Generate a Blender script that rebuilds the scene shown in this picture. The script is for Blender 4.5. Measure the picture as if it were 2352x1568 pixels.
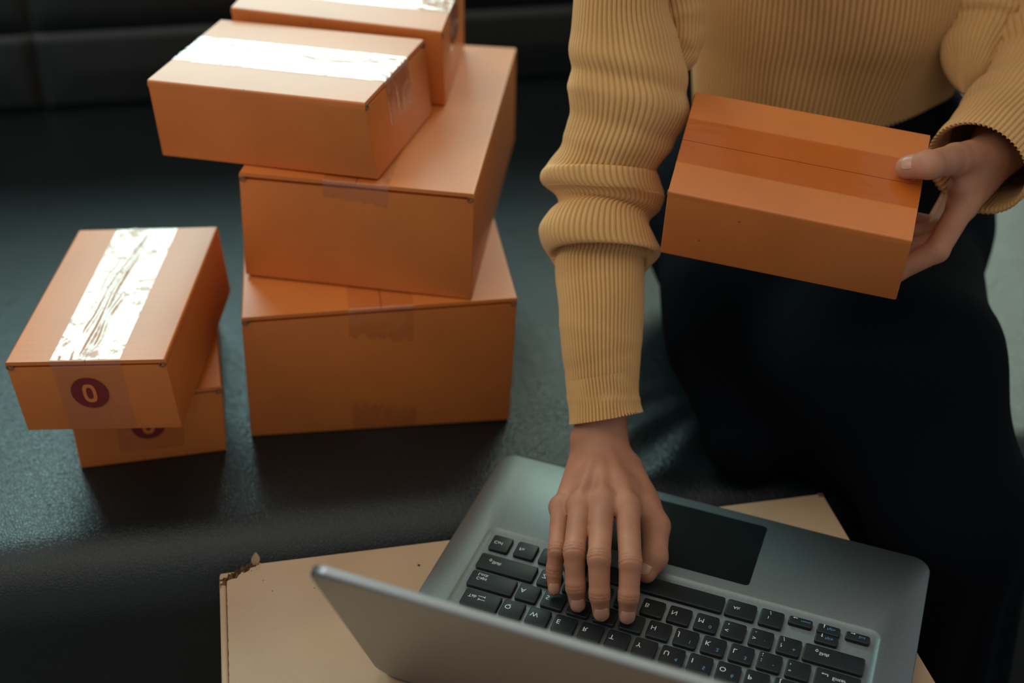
import bpy, bmesh, math, random
import numpy as np
from mathutils import Vector, noise

for o in list(bpy.data.objects):
    bpy.data.objects.remove(o)
random.seed(4)
RNG = np.random.default_rng(7)
SC = bpy.context.scene
COL = SC.collection
Z0 = 0.40                      # table-top height above the floor; all builders below work in the table-top frame

# ------------------------------------------------------------------ camera
FPX, PITCH, ROLL, CAMH = 3001.8, 0.5961, 0.0209, 0.6778
_f = np.array([0, math.cos(PITCH), -math.sin(PITCH)])
_r0 = np.array([1.0, 0, 0]); _u0 = np.cross(_r0, _f)
CR = math.cos(ROLL) * _r0 + math.sin(ROLL) * _u0
CU = -math.sin(ROLL) * _r0 + math.cos(ROLL) * _u0
CF = _f
cam = bpy.data.cameras.new('camera')
cam.sensor_width = 36.0
cam.lens = FPX / 2352 * 36.0
cam.clip_start = 0.02
cam.dof.use_dof = True
cam.dof.focus_distance = 0.90
cam.dof.aperture_fstop = 3.2
camo = bpy.data.objects.new('camera', cam)
COL.objects.link(camo)
from mathutils import Matrix
camo.matrix_world = Matrix(((CR[0], CU[0], -CF[0], 0), (CR[1], CU[1], -CF[1], 0),
                            (CR[2], CU[2], -CF[2], CAMH + Z0), (0, 0, 0, 1)))
SC.camera = camo

# ------------------------------------------------------------------ world, lights, exposure
SC.view_settings.view_transform = 'Standard'
SC.view_settings.look = 'None'
SC.view_settings.gamma = 1.0
SC.view_settings.use_curve_mapping = False
SC.view_settings.exposure = 0.0
w = bpy.data.worlds.new('room_light')
SC.world = w
w.use_nodes = True
bg = w.node_tree.nodes['Background']
bg.inputs[0].default_value = (0.76, 0.77, 0.80, 1)
bg.inputs[1].default_value = 0.42


def area(name, loc, target, sx, sy, power, color):
    l = bpy.data.lights.new(name, 'AREA')
    l.shape = 'RECTANGLE'; l.size = sx; l.size_y = sy
    l.energy = power; l.color = color
    o = bpy.data.objects.new(name, l)
    o.location = loc
    d = Vector(target) - Vector(loc)
    o.rotation_euler = d.to_track_quat('-Z', 'Y').to_euler()
    COL.objects.link(o)
    return o


area('window_daylight', (-0.80, 2.75, 1.38 + Z0), (-0.12, 0.95, 0.15 + Z0), 1.35, 1.05, 42, (0.60, 1.0, 0.97))
area('side_window_daylight', (-2.0, 0.55, 1.5 + Z0), (0.1, 0.85, 0.1 + Z0), 1.2, 1.2, 11, (1.0, 1.0, 0.92))
area('far_window_daylight', (0.75, 2.9, 1.12 + Z0), (-0.05, 0.95, 0.2 + Z0), 0.9, 0.9, 22, (0.78, 1.0, 0.80))
area('overhead_fill', (-0.4, 0.4, 2.5 + Z0), (-0.1, 0.8, 0.1 + Z0), 3.0, 2.6, 16, (1.0, 1.0, 0.80))  # broad fill added overhead to raise the diffuse level, not an actual lamp


def at(px, py, y=None, z=None):
    """point of the table-top frame seen at a photo pixel, at world depth y or height z"""
    d = CF + CR * (px - 1176) / FPX - CU * (py - 784) / FPX
    t = y / d[1] if y is not None else (z - CAMH) / d[2]
    return np.array([0, 0, CAMH]) + d * t


# ------------------------------------------------------------------ materials
def lin(r, g, b):
    f = lambda c: (c / 255 / 12.92) if c <= 10.3 else ((c / 255 + 0.055) / 1.055) ** 2.4
    return (f(r), f(g), f(b), 1)


def new_mat(name):
    m = bpy.data.materials.new(name)
    m.use_nodes = True
    nt = m.node_tree
    return m, nt, nt.nodes['Principled BSDF']


def N(nt, t, **kw):
    n = nt.nodes.new(t)
    for k, v in kw.items():
        if k in n.inputs.keys():
            n.inputs[k].default_value = v
        else:
            setattr(n, k, v)
    return n


def coords(nt, scale=(1, 1, 1), kind='Object'):
    c = N(nt, 'ShaderNodeTexCoord')
    mp = N(nt, 'ShaderNodeMapping')
    mp.inputs['Scale'].default_value = scale
    nt.links.new(c.outputs[kind], mp.inputs[0])
    return mp.outputs[0]


def ramp(nt, fac, stops):
    r = N(nt, 'ShaderNodeValToRGB')
    e = r.color_ramp.elements
    while len(e) < len(stops):
        e.new(0.5)
    for el, (p, c) in zip(e, stops):
        el.position = p; el.color = c
    nt.links.new(fac, r.inputs[0])
    return r.outputs[0]


def mixc(nt, fac, a, b, mode='MIX'):
    m = N(nt, 'ShaderNodeMix', data_type='RGBA', blend_type=mode)
    for s, v in ((0, fac), (6, a), (7, b)):
        if hasattr(v, 'links'):
            nt.links.new(v, m.inputs[s])
        else:
            m.inputs[s].default_value = v
    return m.outputs[2]


def bump(nt, p, h, strength, dist):
    b = N(nt, 'ShaderNodeBump')
    b.inputs['Strength'].default_value = strength
    b.inputs['Distance'].default_value = dist
    nt.links.new(h, b.inputs['Height'])
    nt.links.new(b.outputs[0], p.inputs['Normal'])


def cardboard(name, col, rough=0.46, spec=0.72, flute=(1, 0, 0), speck=0.0):
    m, nt, p = new_mat(name)
    v = coords(nt)
    n1 = N(nt, 'ShaderNodeTexNoise', Scale=14.0, Detail=5.0)
    nt.links.new(v, n1.inputs['Vector'])
    n2 = N(nt, 'ShaderNodeTexNoise', Scale=900.0, Detail=2.0)
    nt.links.new(v, n2.inputs['Vector'])
    c2 = tuple(c * 0.90 for c in col[:3]) + (1,)
    c3 = tuple(min(1, c * 1.05) for c in col[:3]) + (1,)
    c = ramp(nt, n1.outputs[0], [(0.3, c2), (0.7, c3)])
    c = mixc(nt, 0.10, c, n2.outputs[0], 'OVERLAY')
    # stray specks in the paper
    vo = N(nt, 'ShaderNodeTexVoronoi', Scale=30.0 if speck == 0 else speck)
    nt.links.new(v, vo.inputs['Vector'])
    sp = ramp(nt, vo.outputs['Distance'], [(0.018, (1, 1, 1, 1)), (0.03, (0, 0, 0, 1))])
    c = mixc(nt, sp, c, tuple(x * 0.35 for x in col[:3]) + (1,))
    nt.links.new(c, p.inputs['Base Color'])
    p.inputs['Roughness'].default_value = rough
    p.inputs['Specular IOR Level'].default_value = spec
    # faint corrugation plus paper fibre
    wv = N(nt, 'ShaderNodeTexWave', Scale=42.0, Distortion=0.6)
    wv.bands_direction = 'X' if flute[0] else 'Y'
    nt.links.new(v, wv.inputs['Vector'])
    mx = mixc(nt, 0.7, wv.outputs[0], n2.outputs[0])
    bump(nt, p, mx, 0.10, 0.0008)
    return m


KRAFT = (0.65, 0.180, 0.031, 1)
M = {}
M['kraft_x'] = cardboard('kraft_board', KRAFT, flute=(1, 0, 0))
M['kraft_y'] = cardboard('kraft_board_cross', KRAFT, flute=(0, 1, 0))
M['carton'] = cardboard('pale_carton', lin(180, 146, 114), rough=0.5, spec=0.5, speck=26.0)
M['edge'] = cardboard('cut_board_edge', lin(118, 92, 66), rough=0.8, spec=0.2)
M['torn'] = cardboard('torn_paper', lin(104, 76, 52), rough=0.9, spec=0.1)


def tape_mat(name, tint, rough, bscale, bstr, patchy, ior=1.75):
    m, nt, p = new_mat(name)
    nt.nodes.remove(p)
    out = nt.nodes['Material Output']
    v = coords(nt)
    tr = N(nt, 'ShaderNodeBsdfTransparent')
    tr.inputs[0].default_value = tint
    gl = N(nt, 'ShaderNodeBsdfGlossy')
    n1 = N(nt, 'ShaderNodeTexNoise', Scale=bscale, Detail=6.0, Roughness=0.65)
    nt.links.new(v, n1.inputs['Vector'])
    b = N(nt, 'ShaderNodeBump')
    b.inputs['Strength'].default_value = bstr
    b.inputs['Distance'].default_value = 0.001
    nt.links.new(n1.outputs[0], b.inputs['Height'])
    nt.links.new(b.outputs[0], gl.inputs['Normal'])
    lw = N(nt, 'ShaderNodeLayerWeight', Blend=0.5)
    nt.links.new(b.outputs[0], lw.inputs['Normal'])
    pw = N(nt, 'ShaderNodeMath', operation='POWER')
    nt.links.new(lw.outputs['Facing'], pw.inputs[0]); pw.inputs[1].default_value = 4.0
    fr = N(nt, 'ShaderNodeMath', operation='MULTIPLY_ADD')
    nt.links.new(pw.outputs[0], fr.inputs[0])
    f0 = ((ior - 1) / (ior + 1)) ** 2
    fr.inputs[1].default_value = 1 - f0; fr.inputs[2].default_value = f0
    mx = N(nt, 'ShaderNodeMixShader')
    n2 = N(nt, 'ShaderNodeTexNoise', Scale=38.0, Detail=10.0, Roughness=0.85)
    nt.links.new(v, n2.inputs['Vector'])
    r = N(nt, 'ShaderNodeMapRange')
    r.inputs['From Min'].default_value = 0.53; r.inputs['From Max'].default_value = 0.57
    r.inputs['To Min'].default_value = rough; r.inputs['To Max'].default_value = rough + patchy
    nt.links.new(n2.outputs[0], r.inputs['Value'])
    nt.links.new(r.outputs[0], gl.inputs['Roughness'])
    nt.links.new(fr.outputs[0], mx.inputs[0])
    nt.links.new(tr.outputs[0], mx.inputs[1])
    nt.links.new(gl.outputs[0], mx.inputs[2])
    nt.links.new(mx.outputs[0], out.inputs[0])
    return m


M['tape'] = tape_mat('clear_tape', (0.965, 0.935, 0.89, 1), 0.07, 130.0, 0.10, 0.5)
M['tape_brown'] = tape_mat('amber_tape', (0.93, 0.82, 0.62, 1), 0.10, 60.0, 0.10, 0.15, ior=1.5)


def plain(name, col, rough=0.5, metal=0.0, spec=0.5, nscale=0, nstr=0.1, ndist=0.001):
    m, nt, p = new_mat(name)
    p.inputs['Base Color'].default_value = col
    p.inputs['Roughness'].default_value = rough
    p.inputs['Metallic'].default_value = metal
    p.inputs['Specular IOR Level'].default_value = spec
    v = coords(nt)
    n = N(nt, 'ShaderNodeTexNoise', Scale=nscale or 40.0, Detail=4.0)
    nt.links.new(v, n.inputs['Vector'])
    c = ramp(nt, n.outputs[0], [(0.3, tuple(x * 0.93 for x in col[:3]) + (1,)), (0.7, tuple(min(1, x * 1.05) for x in col[:3]) + (1,))])
    nt.links.new(c, p.inputs['Base Color'])
    if nscale:
        bump(nt, p, n.outputs[0], nstr, ndist)
    return m


M['ink'] = plain('red_print', lin(112, 24, 22), 0.6)
M['alu'] = plain('brushed_aluminium', (0.22, 0.245, 0.245, 1), 0.44, 1.0, nscale=500, nstr=0.03, ndist=0.0003)
M['alu_lid'] = plain('silver_lid', (0.30, 0.32, 0.33, 1), 0.36, 0.95, nscale=400, nstr=0.03, ndist=0.0003)
M['key'] = plain('black_key_plastic', (0.010, 0.014, 0.015, 1), 0.42, spec=0.35, nscale=900, nstr=0.05, ndist=0.0002)
M['pad'] = plain('dark_trackpad', (0.004, 0.008, 0.008, 1), 0.30, spec=0.15)
M['screen'] = plain('dark_screen', (0.004, 0.005, 0.006, 1), 0.08)
M['legend'] = plain('white_legend', (0.75, 0.78, 0.78, 1), 0.5)
M['legend_blue'] = plain('blue_legend', (0.10, 0.30, 0.48, 1), 0.5)
M['hinge'] = plain('dark_hinge', (0.02, 0.02, 0.02, 1), 0.5)
M['skirt'] = plain('black_cloth', (0.0022, 0.0032, 0.0050, 1), 0.9, spec=0.06, nscale=700, nstr=0.2, ndist=0.0008)
M['hair'] = plain('dark_hair', (0.012, 0.008, 0.006, 1), 0.45, nscale=200, nstr=0.3, ndist=0.002)
M['floor'] = plain('grey_floor', lin(120, 122, 118), 0.4, nscale=6, nstr=0.02)


def leather():
    m, nt, p = new_mat('black_leather')
    v = coords(nt)
    vo = N(nt, 'ShaderNodeTexVoronoi', Scale=420.0)
    vo.feature = 'DISTANCE_TO_EDGE'
    n0 = N(nt, 'ShaderNodeTexNoise', Scale=260.0, Detail=3.0)
    nt.links.new(v, n0.inputs['Vector'])
    wv = mixc(nt, 0.004, v, n0.outputs['Color'], 'ADD')
    nt.links.new(wv, vo.inputs['Vector'])
    h = ramp(nt, vo.outputs[0], [(0.0, (0, 0, 0, 1)), (0.25, (1, 1, 1, 1))])
    n1 = N(nt, 'ShaderNodeTexNoise', Scale=12.0, Detail=4.0)
    nt.links.new(v, n1.inputs['Vector'])
    c = ramp(nt, n1.outputs[0], [(0.3, (0.0030, 0.0058, 0.0064, 1)), (0.7, (0.0045, 0.0080, 0.0086, 1))])
    nt.links.new(c, p.inputs['Base Color'])
    p.inputs['Roughness'].default_value = 0.31
    p.inputs['Specular IOR Level'].default_value = 0.45
    bump(nt, p, h, 0.26, 0.0006)
    return m


M['leather'] = leather()


def skin_mat():
    m, nt, p = new_mat('skin')
    v = coords(nt)
    n1 = N(nt, 'ShaderNodeTexNoise', Scale=45.0, Detail=4.0)
    nt.links.new(v, n1.inputs['Vector'])
    c = ramp(nt, n1.outputs[0], [(0.3, lin(170, 114, 86)), (0.7, lin(190, 132, 102))])
    nt.links.new(c, p.inputs['Base Color'])
    p.inputs['Roughness'].default_value = 0.55
    p.inputs['Specular IOR Level'].default_value = 0.35
    p.inputs['Subsurface Weight'].default_value = 0.12
    p.inputs['Subsurface Radius'].default_value = (0.006, 0.002, 0.001)
    p.inputs['Subsurface Scale'].default_value = 0.5
    n2 = N(nt, 'ShaderNodeTexVoronoi', Scale=900.0)
    nt.links.new(v, n2.inputs['Vector'])
    bump(nt, p, n2.outputs[0], 0.12, 0.0004)
    return m


M['skin'] = skin_mat()
M['nail'] = plain('fingernail', lin(196, 146, 122), 0.33, spec=0.4)


def knit():
    m, nt, p = new_mat('ribbed_knit')
    v = coords(nt)
    n1 = N(nt, 'ShaderNodeTexNoise', Scale=1300.0, Detail=2.0)
    nt.links.new(v, n1.inputs['Vector'])
    n2 = N(nt, 'ShaderNodeTexNoise', Scale=20.0, Detail=3.0)
    nt.links.new(v, n2.inputs['Vector'])
    c = ramp(nt, n2.outputs[0], [(0.3, lin(204, 156, 98)), (0.7, lin(214, 166, 107))])
    nt.links.new(c, p.inputs['Base Color'])
    p.inputs['Roughness'].default_value = 0.9
    p.inputs['Specular IOR Level'].default_value = 0.15
    p.inputs['Sheen Weight'].default_value = 0.15
    bump(nt, p, n1.outputs[0], 0.35, 0.0008)
    return m


M['knit'] = knit()


# ------------------------------------------------------------------ mesh helpers
def link(name, verts, faces, mat, parent=None, smooth=False, base=(0, 0, 0), auto=None):
    me = bpy.data.meshes.new(name)
    b = np.asarray(base, float)
    v = np.asarray(verts, float) - b
    me.from_pydata(v.tolist(), [], [list(map(int, f)) for f in faces])
    me.update()
    if smooth:
        me.polygons.foreach_set('use_smooth', [True] * len(me.polygons))
        if auto:
            try:
                me.set_sharp_from_angle(angle=math.radians(auto))
            except Exception:
                pass
    me.materials.append(mat)
    o = bpy.data.objects.new(name, me)
    COL.objects.link(o)
    if parent is not None:
        o.parent = parent
    return o


def thing(name, label, cat, loc, group=None):
    o = bpy.data.objects.new(name, None)
    o.empty_display_size = 0.05
    COL.objects.link(o)
    o.location = loc
    o['label'] = label; o['category'] = cat
    if group:
        o['group'] = group
    return o


def part(name, verts, faces, mat, root, smooth=False, auto=None, up=None):
    """a mesh given in table-top coordinates, hung under root (or under the part `up` of root)"""
    return link(name, verts, faces, mat, up or root, smooth, root.location, auto)


def rbox(x0, x1, y0, y1, z0, z1, r=0.001, seg=2, square_top=False):
    bm = bmesh.new()
    bmesh.ops.create_cube(bm, size=1)
    for v in bm.verts:
        v.co = (x0 + (v.co.x + .5) * (x1 - x0), y0 + (v.co.y + .5) * (y1 - y0), z0 + (v.co.z + .5) * (z1 - z0))
    if r > 0:
        eds = [e for e in bm.edges if not (square_top and all(v.co.z > z1 - 1e-6 for v in e.verts))]
        bmesh.ops.bevel(bm, geom=eds, offset=r, segments=seg, profile=0.5, affect='EDGES')
    bm.verts.index_update()
    V = np.array([v.co[:] for v in bm.verts]); F = [[v.index for v in f.verts] for f in bm.faces]
    bm.free()
    return V, F


def join(*ms):
    V, F, n = [], [], 0
    for v, f in ms:
        V.append(np.asarray(v, float)); F += [[i + n for i in q] for q in f]; n += len(v)
    return np.concatenate(V), F


def extrude_profile(prof, a0, a1, axis):
    """prof: closed list of (u, z); extruded from a0 to a1. axis 'y': u is x, runs along y; axis 'x': u is y"""
    n = len(prof); V = []
    for a in (a0, a1):
        for u, z in prof:
            V.append((u, a, z) if axis == 'y' else (a, u, z))
    F = [[i, (i + 1) % n, n + (i + 1) % n, n + i] for i in range(n)]
    F += [list(range(n))[::-1], list(range(n, 2 * n))]
    return np.array(V), F


def grid_faces(nu, nv, close_u=False, off=0):
    F = []
    for j in range(nv - 1):
        for i in range(nu if close_u else nu - 1):
            a = off + j * nu + i; b = off + j * nu + (i + 1) % nu
            F.append([a, b, b + nu, a + nu])
    return F


def poly_round(w0, w1, h0, h1, r, seg=6):
    pts = []
    for cx, cy, a in ((w1 - r, h1 - r, 0), (w0 + r, h1 - r, 90), (w0 + r, h0 + r, 180), (w1 - r, h0 + r, 270)):
        for k in range(seg + 1):
            t = math.radians(a + 90 * k / seg)
            pts.append((cx + r * math.cos(t), cy + r * math.sin(t)))
    return pts


# ------------------------------------------------------------------ parcels
def tri(C, dims):
    C = np.array(C, float); W, D, H = dims

    def f(V):
        V = np.asarray(V, float)
        a, b, c = (V[:, 0] / W)[:, None], (V[:, 1] / D)[:, None], (V[:, 2] / H)[:, None]
        lo = (C[0] * (1 - a) + C[1] * a) * (1 - b) + (C[2] * (1 - a) + C[3] * a) * b
        hi = (C[4] * (1 - a) + C[5] * a) * (1 - b) + (C[6] * (1 - a) + C[7] * a) * b
        return lo * (1 - c) + hi * c
    return f


def tape_strip(dims, seam, w, drop0, drop1, lift=0.0004, wr=0.00025, ridges=(), seed=0, c0=None, bulge=0.0):
    """a strip over the top along the seam, folded down both ends"""
    W, D, H = dims
    L = D if seam == 'y' else W
    mid = (W if seam == 'y' else D) / 2 if c0 is None else c0
    s = np.concatenate([np.linspace(-drop0, 0, 10), np.linspace(0, L, 150)[1:-1], np.linspace(L, L + drop1, 10)])
    c = np.linspace(-w / 2, w / 2, 40)
    V = []
    for si in s:
        for ci in c:
            e = lift
            u = min(1, max(0, min(si, L - si) / 0.02))
            e += (0.35 if si < 0 or si > L else 1.0) * wr * (noise.noise(Vector((si * 60, ci * 220, seed))) + 0.6 * noise.noise(Vector((si * 180, ci * 500, seed + 5)))) * (1.6 - u) * min(1.0, (w / 2 - abs(ci)) / 0.004 + 0.25)
            for (r0, r1, s0, s1, hgt, wid) in ridges:
                if s0 <= si <= s1:
                    q = (si - s0) / (s1 - s0)
                    cc = r0 + (r1 - r0) * q + 0.0012 * math.sin(q * 9)
                    e += hgt * math.sin(math.pi * q) ** 0.6 * math.exp(-((ci - cc) / wid) ** 2)
            e = max(e, 0.0002)
            if si < 0:
                p = (-e, H + si)
            elif si > L:
                p = (L + e, H - (si - L))
            else:
                p = (si, H + e)
            V.append((mid + ci, p[0], p[1]) if seam == 'y' else (p[0], mid + ci, p[1]))
    F = grid_faces(len(c), len(s))
    return np.array(V), ([q[::-1] for q in F] if seam == 'x' else F)


CAMP = np.array([0, 0, CAMH])
SG = 1.08                        # true size of the parcels and sofa relative to the first estimate


def sized(C):
    return (CAMP + (np.array(C, float) - CAMP) * SG).tolist()


def parcel(C, dims, seam, label, group=None, tape=None, tapem='tape', wtape=0.048, drops=(0.04, 0.04), gap=0.0016,
           mark=None, ridges=(), wr=0.00025, lowtape=None):
    W, D, H = dims
    f = tri(C, dims)
    base = np.mean(np.array(C)[:4], 0)
    root = thing('cardboard_box', label, 'box', base, group)
    t = 0.003
    km = M['kraft_y'] if seam == 'y' else M['kraft_x']
    hi = H - t - gap
    # side walls and bottom with a slightly bowed surface
    V, F = rbox(0, W, 0, D, 0, hi, 0.0011, 2, True)
    part('body', f(V), F, M['kraft_x'], root, True, 35)
    e = 0.0045
    V, F = rbox(0.003 if seam == 'y' else e, W - (0.003 if seam == 'y' else e), e if seam == 'y' else 0.003,
                D - (e if seam == 'y' else 0.003), hi - 0.001, H - t + 0.0003, 0.0002, 1)
    part('inner_flap', f(V), F, km, root)
    U = W if seam == 'y' else D
    A = D if seam == 'y' else W
    arc = [(0.0016 - 0.0016 * math.cos(a), H - 0.0016 + 0.0016 * math.sin(a)) for a in np.linspace(0, math.pi / 2, 5)]
    prof = [(0, hi - 0.0004)] + arc + [(U / 2 - 0.0003, H - 0.0001), (U / 2 - 0.0002, H - t), (t, H - t), (t, hi - 0.0004)]
    for k in (0, 1):
        pr = prof if k == 0 else [(U - u, z) for u, z in prof][::-1]
        V, F = extrude_profile(pr, 0.0002, A - 0.0002, seam)
        part('flap', f(V), F, km, root, True, 35)
    for ui in (0.0026, U - 0.0026):
        for a0, a1 in ((-0.0006, 0.0016), (A - 0.0016, A + 0.0006)):
            ring = []
            for r_ in (0.0021, 0.0013):
                for a_ in (a0, a1):
                    for k in range(14):
                        th = 2 * math.pi * k / 14
                        u_, z_ = ui + r_ * math.cos(th) * 1.2, hi + 0.0006 + r_ * math.sin(th)
                        ring.append((u_, a_, z_) if seam == 'y' else (a_, u_, z_))
            fr = [[k, (k + 1) % 14, 14 + (k + 1) % 14, 14 + k] for k in range(14)] + [[28 + (k + 1) % 14, 28 + k, 42 + k, 42 + (k + 1) % 14] for k in range(14)]
            for e_ in (0, 14):
                fr += [[e_ + k, e_ + (k + 1) % 14, 28 + e_ + (k + 1) % 14, 28 + e_ + k] for k in range(14)]
            part('rolled_corner', f(np.array(ring)), fr, M['edge'], root, True, 40)
    if tape is not None:
        V, F = tape_strip(dims, seam, wtape, drops[0], drops[1], ridges=ridges, seed=tape, wr=wr)
        part('tape', f(V), F, M[tapem], root, True)
    if lowtape:
        x0, x1, z1 = lowtape
        V = [(x, -0.0004 - 0.0001 * math.sin(x * 900 + z * 400), z) for z in np.linspace(0.001, z1, 8) for x in np.linspace(x0, x1, 20)]
        part('tape', f(V), grid_faces(20, 8), M[tapem], root, True)
    if mark:
        cx, cz, R = mark
        n = 48
        disc = [(cx + R * math.cos(2 * math.pi * k / n), -0.0007, cz + R * math.sin(2 * math.pi * k / n)) for k in range(n)]
        mk = part('printed_mark', f(np.array(disc)), [list(range(n))], M['ink'], root)
        mk['label'] = 'dark red printed circle with the digit 0'

        def sup(a, b, q):
            o = []
            for k in range(n):
                th = 2 * math.pi * k / n
                o.append((a * math.copysign(abs(math.cos(th)) ** q, math.cos(th)), b * math.copysign(abs(math.sin(th)) ** q, math.sin(th))))
            return o
        out, inn = sup(R * .36, R * .60, .75), sup(R * .17, R * .38, .75)
        V = [(cx + x, -0.0009, cz + z) for x, z in out + inn]
        Fz = [[k, (k + 1) % n, n + (k + 1) % n, n + k] for k in range(n)]
        part('digit', f(np.array(V)), Fz, M['kraft_x'], root, up=mk)
    return root


BASE = [[-0.2006, 0.7947, 0.0447], [-0.0008, 0.8226, 0.0447], [-0.2434, 1.0798, 0.0447], [-0.0433, 1.111, 0.0447], [-0.197, 0.7928, 0.1556], [0.0035, 0.8252, 0.1574], [-0.2434, 1.0798, 0.1564], [-0.0433, 1.111, 0.1564]]
MID = [[-0.204, 0.8497, 0.1575], [-0.0304, 0.8205, 0.1578], [-0.1712, 1.1158, 0.1575], [-0.0016, 1.0968, 0.1575], [-0.1996, 0.8457, 0.2463], [-0.029, 0.8247, 0.2437], [-0.1712, 1.1158, 0.245], [-0.0016, 1.0968, 0.2455]]
TOP = [[-0.2597, 0.8687, 0.247], [-0.0982, 0.8384, 0.2465], [-0.2344, 0.9935, 0.247], [-0.0667, 0.9542, 0.2465], [-0.2637, 0.8707, 0.3051], [-0.1048, 0.8339, 0.3073], [-0.2344, 0.9935, 0.3052], [-0.0721, 0.9562, 0.3067]]
REAR = [[-0.2275, 1.0000, 0.247], [-0.0568, 0.9689, 0.2465], [-0.2132, 1.1184, 0.247], [-0.0473, 1.0926, 0.2465], [-0.2275, 0.9990, 0.3128], [-0.0592, 0.965, 0.3095], [-0.2132, 1.1184, 0.3113], [-0.0473, 1.0926, 0.3113]]
LOW = [[-0.3204, 0.7519, 0.0447], [-0.2161, 0.7771, 0.0447], [-0.3609, 0.9172, 0.0447], [-0.2539, 0.9428, 0.0447], [-0.3204, 0.7519, 0.1047], [-0.2137, 0.7777, 0.1048], [-0.3609, 0.9172, 0.1060], [-0.2539, 0.9428, 0.1100]]


def rot(yaw, tx, ty):
    cz, sz = math.cos(yaw), math.sin(yaw)
    Rz = np.array([[cz, -sz, 0], [sz, cz, 0], [0, 0, 1]])
    Rx = np.array([[1, 0, 0], [0, math.cos(tx), -math.sin(tx)], [0, math.sin(tx), math.cos(tx)]])
    Ry = np.array([[math.cos(ty), 0, math.sin(ty)], [0, 1, 0], [-math.sin(ty), 0, math.cos(ty)]])
    return Rz @ Ry @ Rx


def pose(dims, loc, yaw, tx, ty):
    R = rot(yaw, tx, ty)
    return [R @ np.array([dims[0] * a, dims[1] * b, dims[2] * c]) + np.array(loc) for c in (0, 1) for b in (0, 1) for a in (0, 1)]


UPPER = pose((0.11, 0.17, 0.06), (-0.3384, 0.7199, 0.1052), -0.0179, 0.0399, -0.0625)
HELD = [[0.1067, 0.8274, 0.1976], [0.2704, 0.7829, 0.1884], [0.1357, 0.9292, 0.2297], [0.2994, 0.8844, 0.2201], [0.1061, 0.8111, 0.2564], [0.267, 0.766, 0.2464], [0.133, 0.9124, 0.2877], [0.2988, 0.867, 0.2774]]

parcel(sized(BASE), (0.2025, 0.29, 0.1117), 'y', 'largest brown cardboard box, at the bottom of the tall stack on the black sofa', tape=1, drops=(0.031, 0.03), gap=0.0022, lowtape=(0.079, 0.128, 0.041))
parcel(sized(MID), (0.1723, 0.2726, 0.0886), 'y', 'deep brown cardboard box lying askew on the largest box, under two smaller taped boxes', tape=2, drops=(0.05, 0.03), gap=0.0026)
parcel(sized(TOP), (0.1666, 0.1262, 0.0600), 'x', 'flat brown cardboard box on top of the tall stack, its near box, tape glaring white', tape=3, drops=(0.03, 0.035), gap=0.0018, wr=0.0004,
       ridges=((0.010, 0.004, 0.02, 0.10, 0.0007, 0.0015), (0.0, 0.008, 0.08, 0.16, 0.0008, 0.0016), (-0.012, -0.002, 0.10, 0.13, 0.0006, 0.001)))
parcel(sized(REAR), (0.1666, 0.1262, 0.0650), 'x', 'brown cardboard box behind the top box of the tall stack, cut by the photo edge', tape=4, drops=(0.03, 0.035), gap=0.0016)
parcel(sized(LOW), (0.11, 0.17, 0.06), 'y', 'small brown cardboard box lying on the sofa, mostly hidden under another box', tape=5, drops=(0.05, 0.03), mark=(0.0540, 0.0330, 0.0125))
parcel(sized(UPPER), (0.11, 0.17, 0.06), 'y', 'small brown cardboard box with white-glaring tape and a red 0, resting on a twin box', tape=6, drops=(0.058, 0.03), gap=0.0018, mark=(0.0525, 0.0330, 0.0130),
       ridges=((-0.004, 0.003, 0.005, 0.165, 0.0016, 0.0014), (-0.010, 0.000, 0.03, 0.15, 0.0012, 0.0012), (0.002, 0.005, 0.01, 0.09, 0.0012, 0.0014), (-0.013, -0.008, 0.06, 0.14, 0.0007, 0.001)))
parcel(HELD, (0.17, 0.11, 0.06), 'x', 'brown cardboard box with amber tape held in the hand above the lap', tape=7, tapem='tape_brown', drops=(0.03, 0.03), gap=0.0012, wr=0.00012)

# ------------------------------------------------------------------ sofa
SA = math.radians(12.0)
SU = np.array([math.cos(SA), math.sin(SA), 0]); SV = np.array([-math.sin(SA), math.cos(SA), 0])
S0 = np.array([-0.2137, 0.7090, 0])          # a point on the seat's front line
SEAT = CAMH + (0.0447 - CAMH) * SG


def S(u, v, z):
    return S0 + SU * u + SV * v + np.array([0, 0, z])


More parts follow.
